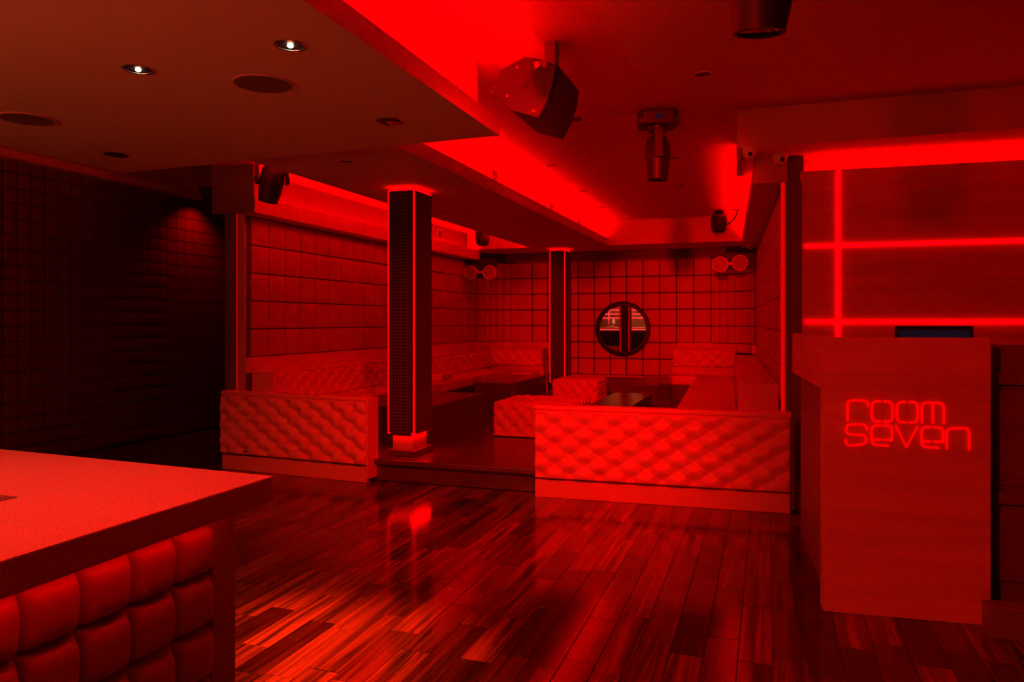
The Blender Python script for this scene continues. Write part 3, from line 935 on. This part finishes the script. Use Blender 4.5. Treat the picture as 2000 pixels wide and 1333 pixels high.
for nm, a, kk in (('over the counter', (-1.55, 0.95), .8), ('over the back bar, left', (-3.8, -1.42), 5), ('over the back bar, right', (-2.9, -1.42), 5)):  # unseen lamps added for red on the counter and warm bounce on the soffit
    downlight('added unseen recessed lamp of the near soffit %s' % nm, (a[0], a[1], ZN), .058, 'lit')
    spot((a[0], a[1], ZN - .02), SPOT_W * kk, 74 if 'counter' in nm else 58, 1.0, (1, .05, .035) if 'counter' in nm else WARM)
for lab, u, v in (('dark ceiling spot above the front pillar', 675, 315), ('dark ceiling spot behind the front pillar top', 868, 412), ('dark ceiling spot by the far pillar top', 1022, 471)):
    downlight(lab, ceil_at(u, v, ZF), .055, 'dark')
downlight('dark ceiling spot left of the lounge wall stub', ceil_at(322, 339, ZC), .055, 'dark')
downlight('recessed red lamp high over the dark tiled wall', (-5.86, 6.85, ZC), .055, 'dark')
o = spot((-5.86, 6.85, ZC - .02), 16, 120, 1.0)
o.data.color = RED
for lab, u, v in (('dark ceiling spot nearest the beam over the wood wall', 1373, 145), ('dark ceiling spot of the left row, nearest one', 1075, 323), ('dark ceiling spot of the left row, middle one', 1140, 373),
                  ('dark ceiling spot of the left row, farthest one', 1175, 405), ('dark ceiling spot of the right row, middle one', 1330, 363), ('dark ceiling spot of the right row, farthest one', 1347, 395), ('dark ceiling spot right behind the hanging moving head light', 1317, 308)):
    downlight(lab, ceil_at(u, v, ZC), .055, 'dark')
def ceiling_speaker(label, loc):
    t = thing('ceiling_speaker', label, 'ceiling speaker', loc, 0, 'round ceiling speakers')
    MB().lathe([(.128, 0), (.128, -.004), (.122, -.007), (.116, -.005)], 40).build('ring', 'paint', t, smooth=True)
    MB().lathe([(.117, -.001), (.117, -.006), (.001, -.008)], 40).build('grille', 'grille', t, smooth=True)
ceiling_speaker('round flush ceiling speaker beside the lit lamp', ceil_at(515, 163, ZN))
ceiling_speaker('round flush ceiling speaker at the left edge of the picture', ceil_at(54, 232, ZN))

# --- vents in the bulkhead
def vent(label, loc, rz=0):
    t = thing('wall_vent', label, 'vent', loc, rz, 'square vents in the bulkheads')
    MB().box(-.0, .008, -.075, .075, -.075, .075).build('frame', 'paint', t, bevel=.002)
    MB().box(.008, .010, -.06, .06, -.06, .06).build('backing', 'black', t)
    for i in range(5):
        MB().box(.009, .016, -.06, .06, -.052 + .024 * i, -.042 + .024 * i).build('slat', 'paint_dark', t)
for lab, u, v in (('square vent in the bulkhead, nearest of the three', 965, 342), ('square vent in the bulkhead, middle of the three', 1076, 407), ('square vent in the bulkhead, farthest of the three', 1130, 438)):
    q = on_plane(u, v, (-2.40, 0, 0), Vector((1, 0, 0)))
    vent(lab, (-2.40, q.y, min(q.z, 2.58)))
vent('square vent high on the left wall above the cornice', (-4.30, 9.6, 2.45))

# --- podium
PO, PA = Vector((0.226, 3.52, 0)), R(4.6)
pod = thing('host_podium', 'pale wood host podium with glowing red lettering on its front', 'podium', PO, PA)
PW, PD, PH = 0.642, 1.15, 1.182
MB().box(0, PW, 0, 0.03, 0.0, PH).build('front_panel', 'laminate', pod, bevel=0.002, seg=1)
sd = MB().box(0, 0.03, 0.031, PD, 0.955, PH).build('side_panel', 'laminate', pod)
MB().box(0, 0.03, 0.031, 0.085, 0.0, 0.954).build('side_stile', 'laminate', pod)
MB().box(0.045, 0.06, 0.085, PD, 0.0, 0.955).build('side_recess', 'dark_cabinet', pod)  # dark board stands in for the shadow inside the open side
MB().box(PW - .03, PW, 0.031, PD, 0.0, PH).build('side_panel', 'laminate', pod)
MB().box(0.031, PW - .031, 0.031, PD, 1.02, 1.045).build('desk_top', 'laminate', pod)
# glowing letters
nrm = Vector((math.sin(PA), -math.cos(PA), 0))
ex = Vector((math.cos(PA), math.sin(PA), 0))
def lp_(u, v):
    p_ = on_plane(1640 + u / 7.407, 770 + v / 7.407, PO, nrm)
    return ((p_ - PO).dot(ex), -0.0052, p_.z)
def arc(cx_, cy_, r, a0, a1, n_=6):
    return [(cx_ + r * math.cos(R(a0 + (a1 - a0) * i / n_)), cy_ - r * math.sin(R(a0 + (a1 - a0) * i / n_))) for i in range(n_ + 1)]
def rr_half(x0, y0, x1, y1, r, left, gap=18):
    xm = (x0 + x1) / 2
    if left:
        return [(xm - gap, y0)] + arc(x0 + r, y0 + r, r, 90, 180) + arc(x0 + r, y1 - r, r, 180, 270) + [(xm - gap, y1)]
    return [(xm + gap, y0)] + arc(x1 - r, y0 + r, r, 90, 0) + arc(x1 - r, y1 - r, r, 0, -90) + [(xm + gap, y1)]
def e_strokes(x0, y0, x1, ym, y1, xe):
    r = 65
    return [[((x0 + x1) / 2 - 18, y0)] + arc(x0 + r, y0 + r, r, 90, 180) + arc(x0 + r, y1 - r - 10, r, 180, 268) + [(xe, y1 + 4)],
            [((x0 + x1) / 2 + 18, y0 + 4)] + arc(x1 - r, y0 + 4 + r, r, 90, 0) + [(x1, ym + 8)],
            [(x0 + 10, ym), ((x0 + x1) / 2 - 18, ym)], [((x0 + x1) / 2 + 18, ym + 4), (x1 + 10, ym + 8)]]
letters = [
    [[(112, 385)] + arc(172, 152, 60, 180, 90) + arc(345, 150, 58, 90, 0) + [(412, 185)]],
    [rr_half(465, 105, 760, 395, 65, True), rr_half(465, 108, 760, 400, 65, False)],
    [rr_half(828, 115, 1125, 408, 65, True), rr_half(828, 118, 1125, 412, 65, False)],
    [[(1188, 425)] + arc(1248, 182, 60, 180, 90) + arc(1440, 190, 62, 90, 0) + [(1503, 435)], [(1345, 140), (1345, 425)]],
    [[(395, 525)] + arc(330, 502, 60, 0, 90) + arc(160, 512, 72, 90, 270) + arc(320, 662, 68, 90, -90) + arc(155, 680, 68, 270, 182) + [(82, 650)]],
    e_strokes(462, 455, 755, 660, 748, 705),
    [[(810, 455), (965, 775), (1125, 465)]],
    e_strokes(1182, 480, 1490, 685, 778, 1440),
    [[(1548, 800)] + arc(1608, 560, 60, 180, 90) + arc(1808, 555, 62, 90, 0) + [(1867, 815)]],
]
for L_ in letters:
    b = MB()
    for st_ in L_:
        b.tube([lp_(*q_) for q_ in st_], 0.0042, 8)
    b.build('letter', 'led_letter', pod, smooth='all')

# --- monitor on the podium
mo = thing('monitor', 'black flat monitor peeking over the podium top', 'monitor', PO + ex * 0.475 + Vector((-math.sin(PA), math.cos(PA), 0)) * 0.16 + Vector((0, 0, 1.045)), PA)
bz = MB().box(-.155, .155, 0, .022, 0.012, .185).build('housing', 'black', mo, bevel=.008, seg=3)
MB().box(-.140, .140, -.0015, .004, 0.024, .168).build('screen', 'screen', mo)
MB().box(-.05, .05, .0, .08, 0, .012).build('stand', 'black_plastic', mo)

# --- cabinet right of the podium and its plinth
cb = thing('wall_cabinet', 'dark panelled cabinet at the right edge behind the podium', 'cabinet', (0.93, 3.72, 0), R(2))
MB().box(0, 1.6, 0.03, 0.45, 0.0, 1.15).build('body', 'dark_cabinet', cb)
MB().box(-.0, 1.6, 0.0, 0.03, 0.98, 1.03).build('rail', 'dark_cabinet', cb, bevel=.004)
MB().box(-.0, 1.6, 0.0, 0.03, 0.47, 0.53).build('rail', 'dark_cabinet', cb, bevel=.004)
MB().box(-.0, 1.6, 0.015, 0.03, 0.55, 0.96).build('door_panel', 'dark_cabinet', cb, bevel=.004)
MB().box(-.0, 1.6, 0.015, 0.03, 0.14, 0.45).build('door_panel', 'dark_cabinet', cb, bevel=.004)
kb = thing('kerb', 'low dark kerb on the floor at the right foot of the podium', 'kerb', (0.832, 3.44, 0), R(4.6))
MB().box(0, 1.4, 0, 0.09, 0, 0.105).build('body', 'dark_cabinet', kb)
MB().box(-.004, 1.404, -.006, 0.094, 0.105, 0.12).build('cap', 'dark_cabinet', kb, bevel=.004)

# --- counter in the foreground
ct = thing('bar_counter', 'pale stone topped counter with quilted leather front in the near left', 'counter', (-1.0, 1.37, 0))
MB().prism([(0, 0), (-1.25, 0.09), (-1.25, -2.0), (0.0, -2.0)], 0.866, 0.92).build('counter_top', 'quartz', ct, bevel=0.003, seg=2)
MB().box(-1.15, -0.112, -1.9, -0.02, 0.0, 0.865).build('carcass', 'paint_dark', ct)
MB().box(-0.113, -0.085, -0.088, -0.015, 0.0, 0.864).build('end_post', 'leather_counter', ct, bevel=0.004)
cs = 0.106
cme = cushion_mesh('cushion', cs - .003, cs - .003, 0.042, 'leather_counter', 24, 0.08, 4.5)
for c in range(9):
    for r in range(8):
        o = link('cushion', cme, ct, (-0.105, -0.088 - cs * (c + .5), 0.842 - cs * (r + .5)), R(90))
MB().box(-0.040, -0.026, -1.9, -0.10, 0.858, 0.8655).build('led_tape', 'led_counter', ct)
MB().box(-0.75, -0.332, -0.70, -0.322, 0.9195, 0.9215).build('inset_tray', 'dark_cabinet', ct)

# --- back bar behind the camera (seen in the round mirror)
bb = thing('back_bar', 'dark back panel with a grid of red light lines, reflected in the round mirror', 'back bar', (-4.0, -2.49, 0))
MB().box(-1.6, 1.6, 0.0, 0.05, 0.0, 2.2).build('back_panel', 'dark_cabinet', bb)
for z_ in (1.35, 1.48, 1.62):
    MB().box(-1.4, 1.4, 0.05, 0.06, z_, z_ + .02).build('light_line', 'led_bar', bb)
for x_ in (-1.1, -0.35, 0.4, 1.1):
    MB().box(x_, x_ + .018, 0.05, 0.06, 1.16, 1.75).build('light_line', 'led_bar', bb)
br = thing('bar_island', 'dark bar with a pale top and red light line, reflected in the round mirror', 'bar', (-4.0, -2.49, 0))
MB().box(-1.6, 1.6, 0.8, 1.3, 0.0, 1.0).build('bar_body', 'black', br)
MB().box(-1.65, 1.65, 0.75, 1.35, 1.0, 1.06).build('bar_top', 'quartz', br)
MB().box(-1.6, 1.6, 1.30, 1.33, 0.975, 0.995).build('light_line', 'led_bar', br)

# --- shaded lamps added on the back bar to throw light up against the soffit
for lab, x_ in (('left', -4.1), ('right', -2.75)):
    t = thing('added_table_lamp', 'added small shaded lamp on the back bar behind the camera, %s one' % lab, 'lamp', (x_, -1.44, 1.0605), 0, 'added shaded lamps on the back bar')
    MB().lathe([(.07, 0), (.07, .012), (.02, .02), (.012, .03), (.012, .16)], 24).build('base', 'metal_dark', t, smooth=True)
    MB().lathe([(.10, .12), (.085, .27), (.083, .27), (.098, .12)], 32, caps=False).build('lamp_shade', 'grille', t, smooth=True)
    MB().lathe([(.01, .16), (.026, .185), (.026, .205), (.001, .23)], 16).build('bulb', 'bulb', t, smooth=True)
    o = spot((x_, -1.44, 1.06 + .24), UP_W, 130, 0.6, (1.0, .15, .035))
    o.rotation_euler = (R(180 - 32), 0, 0)
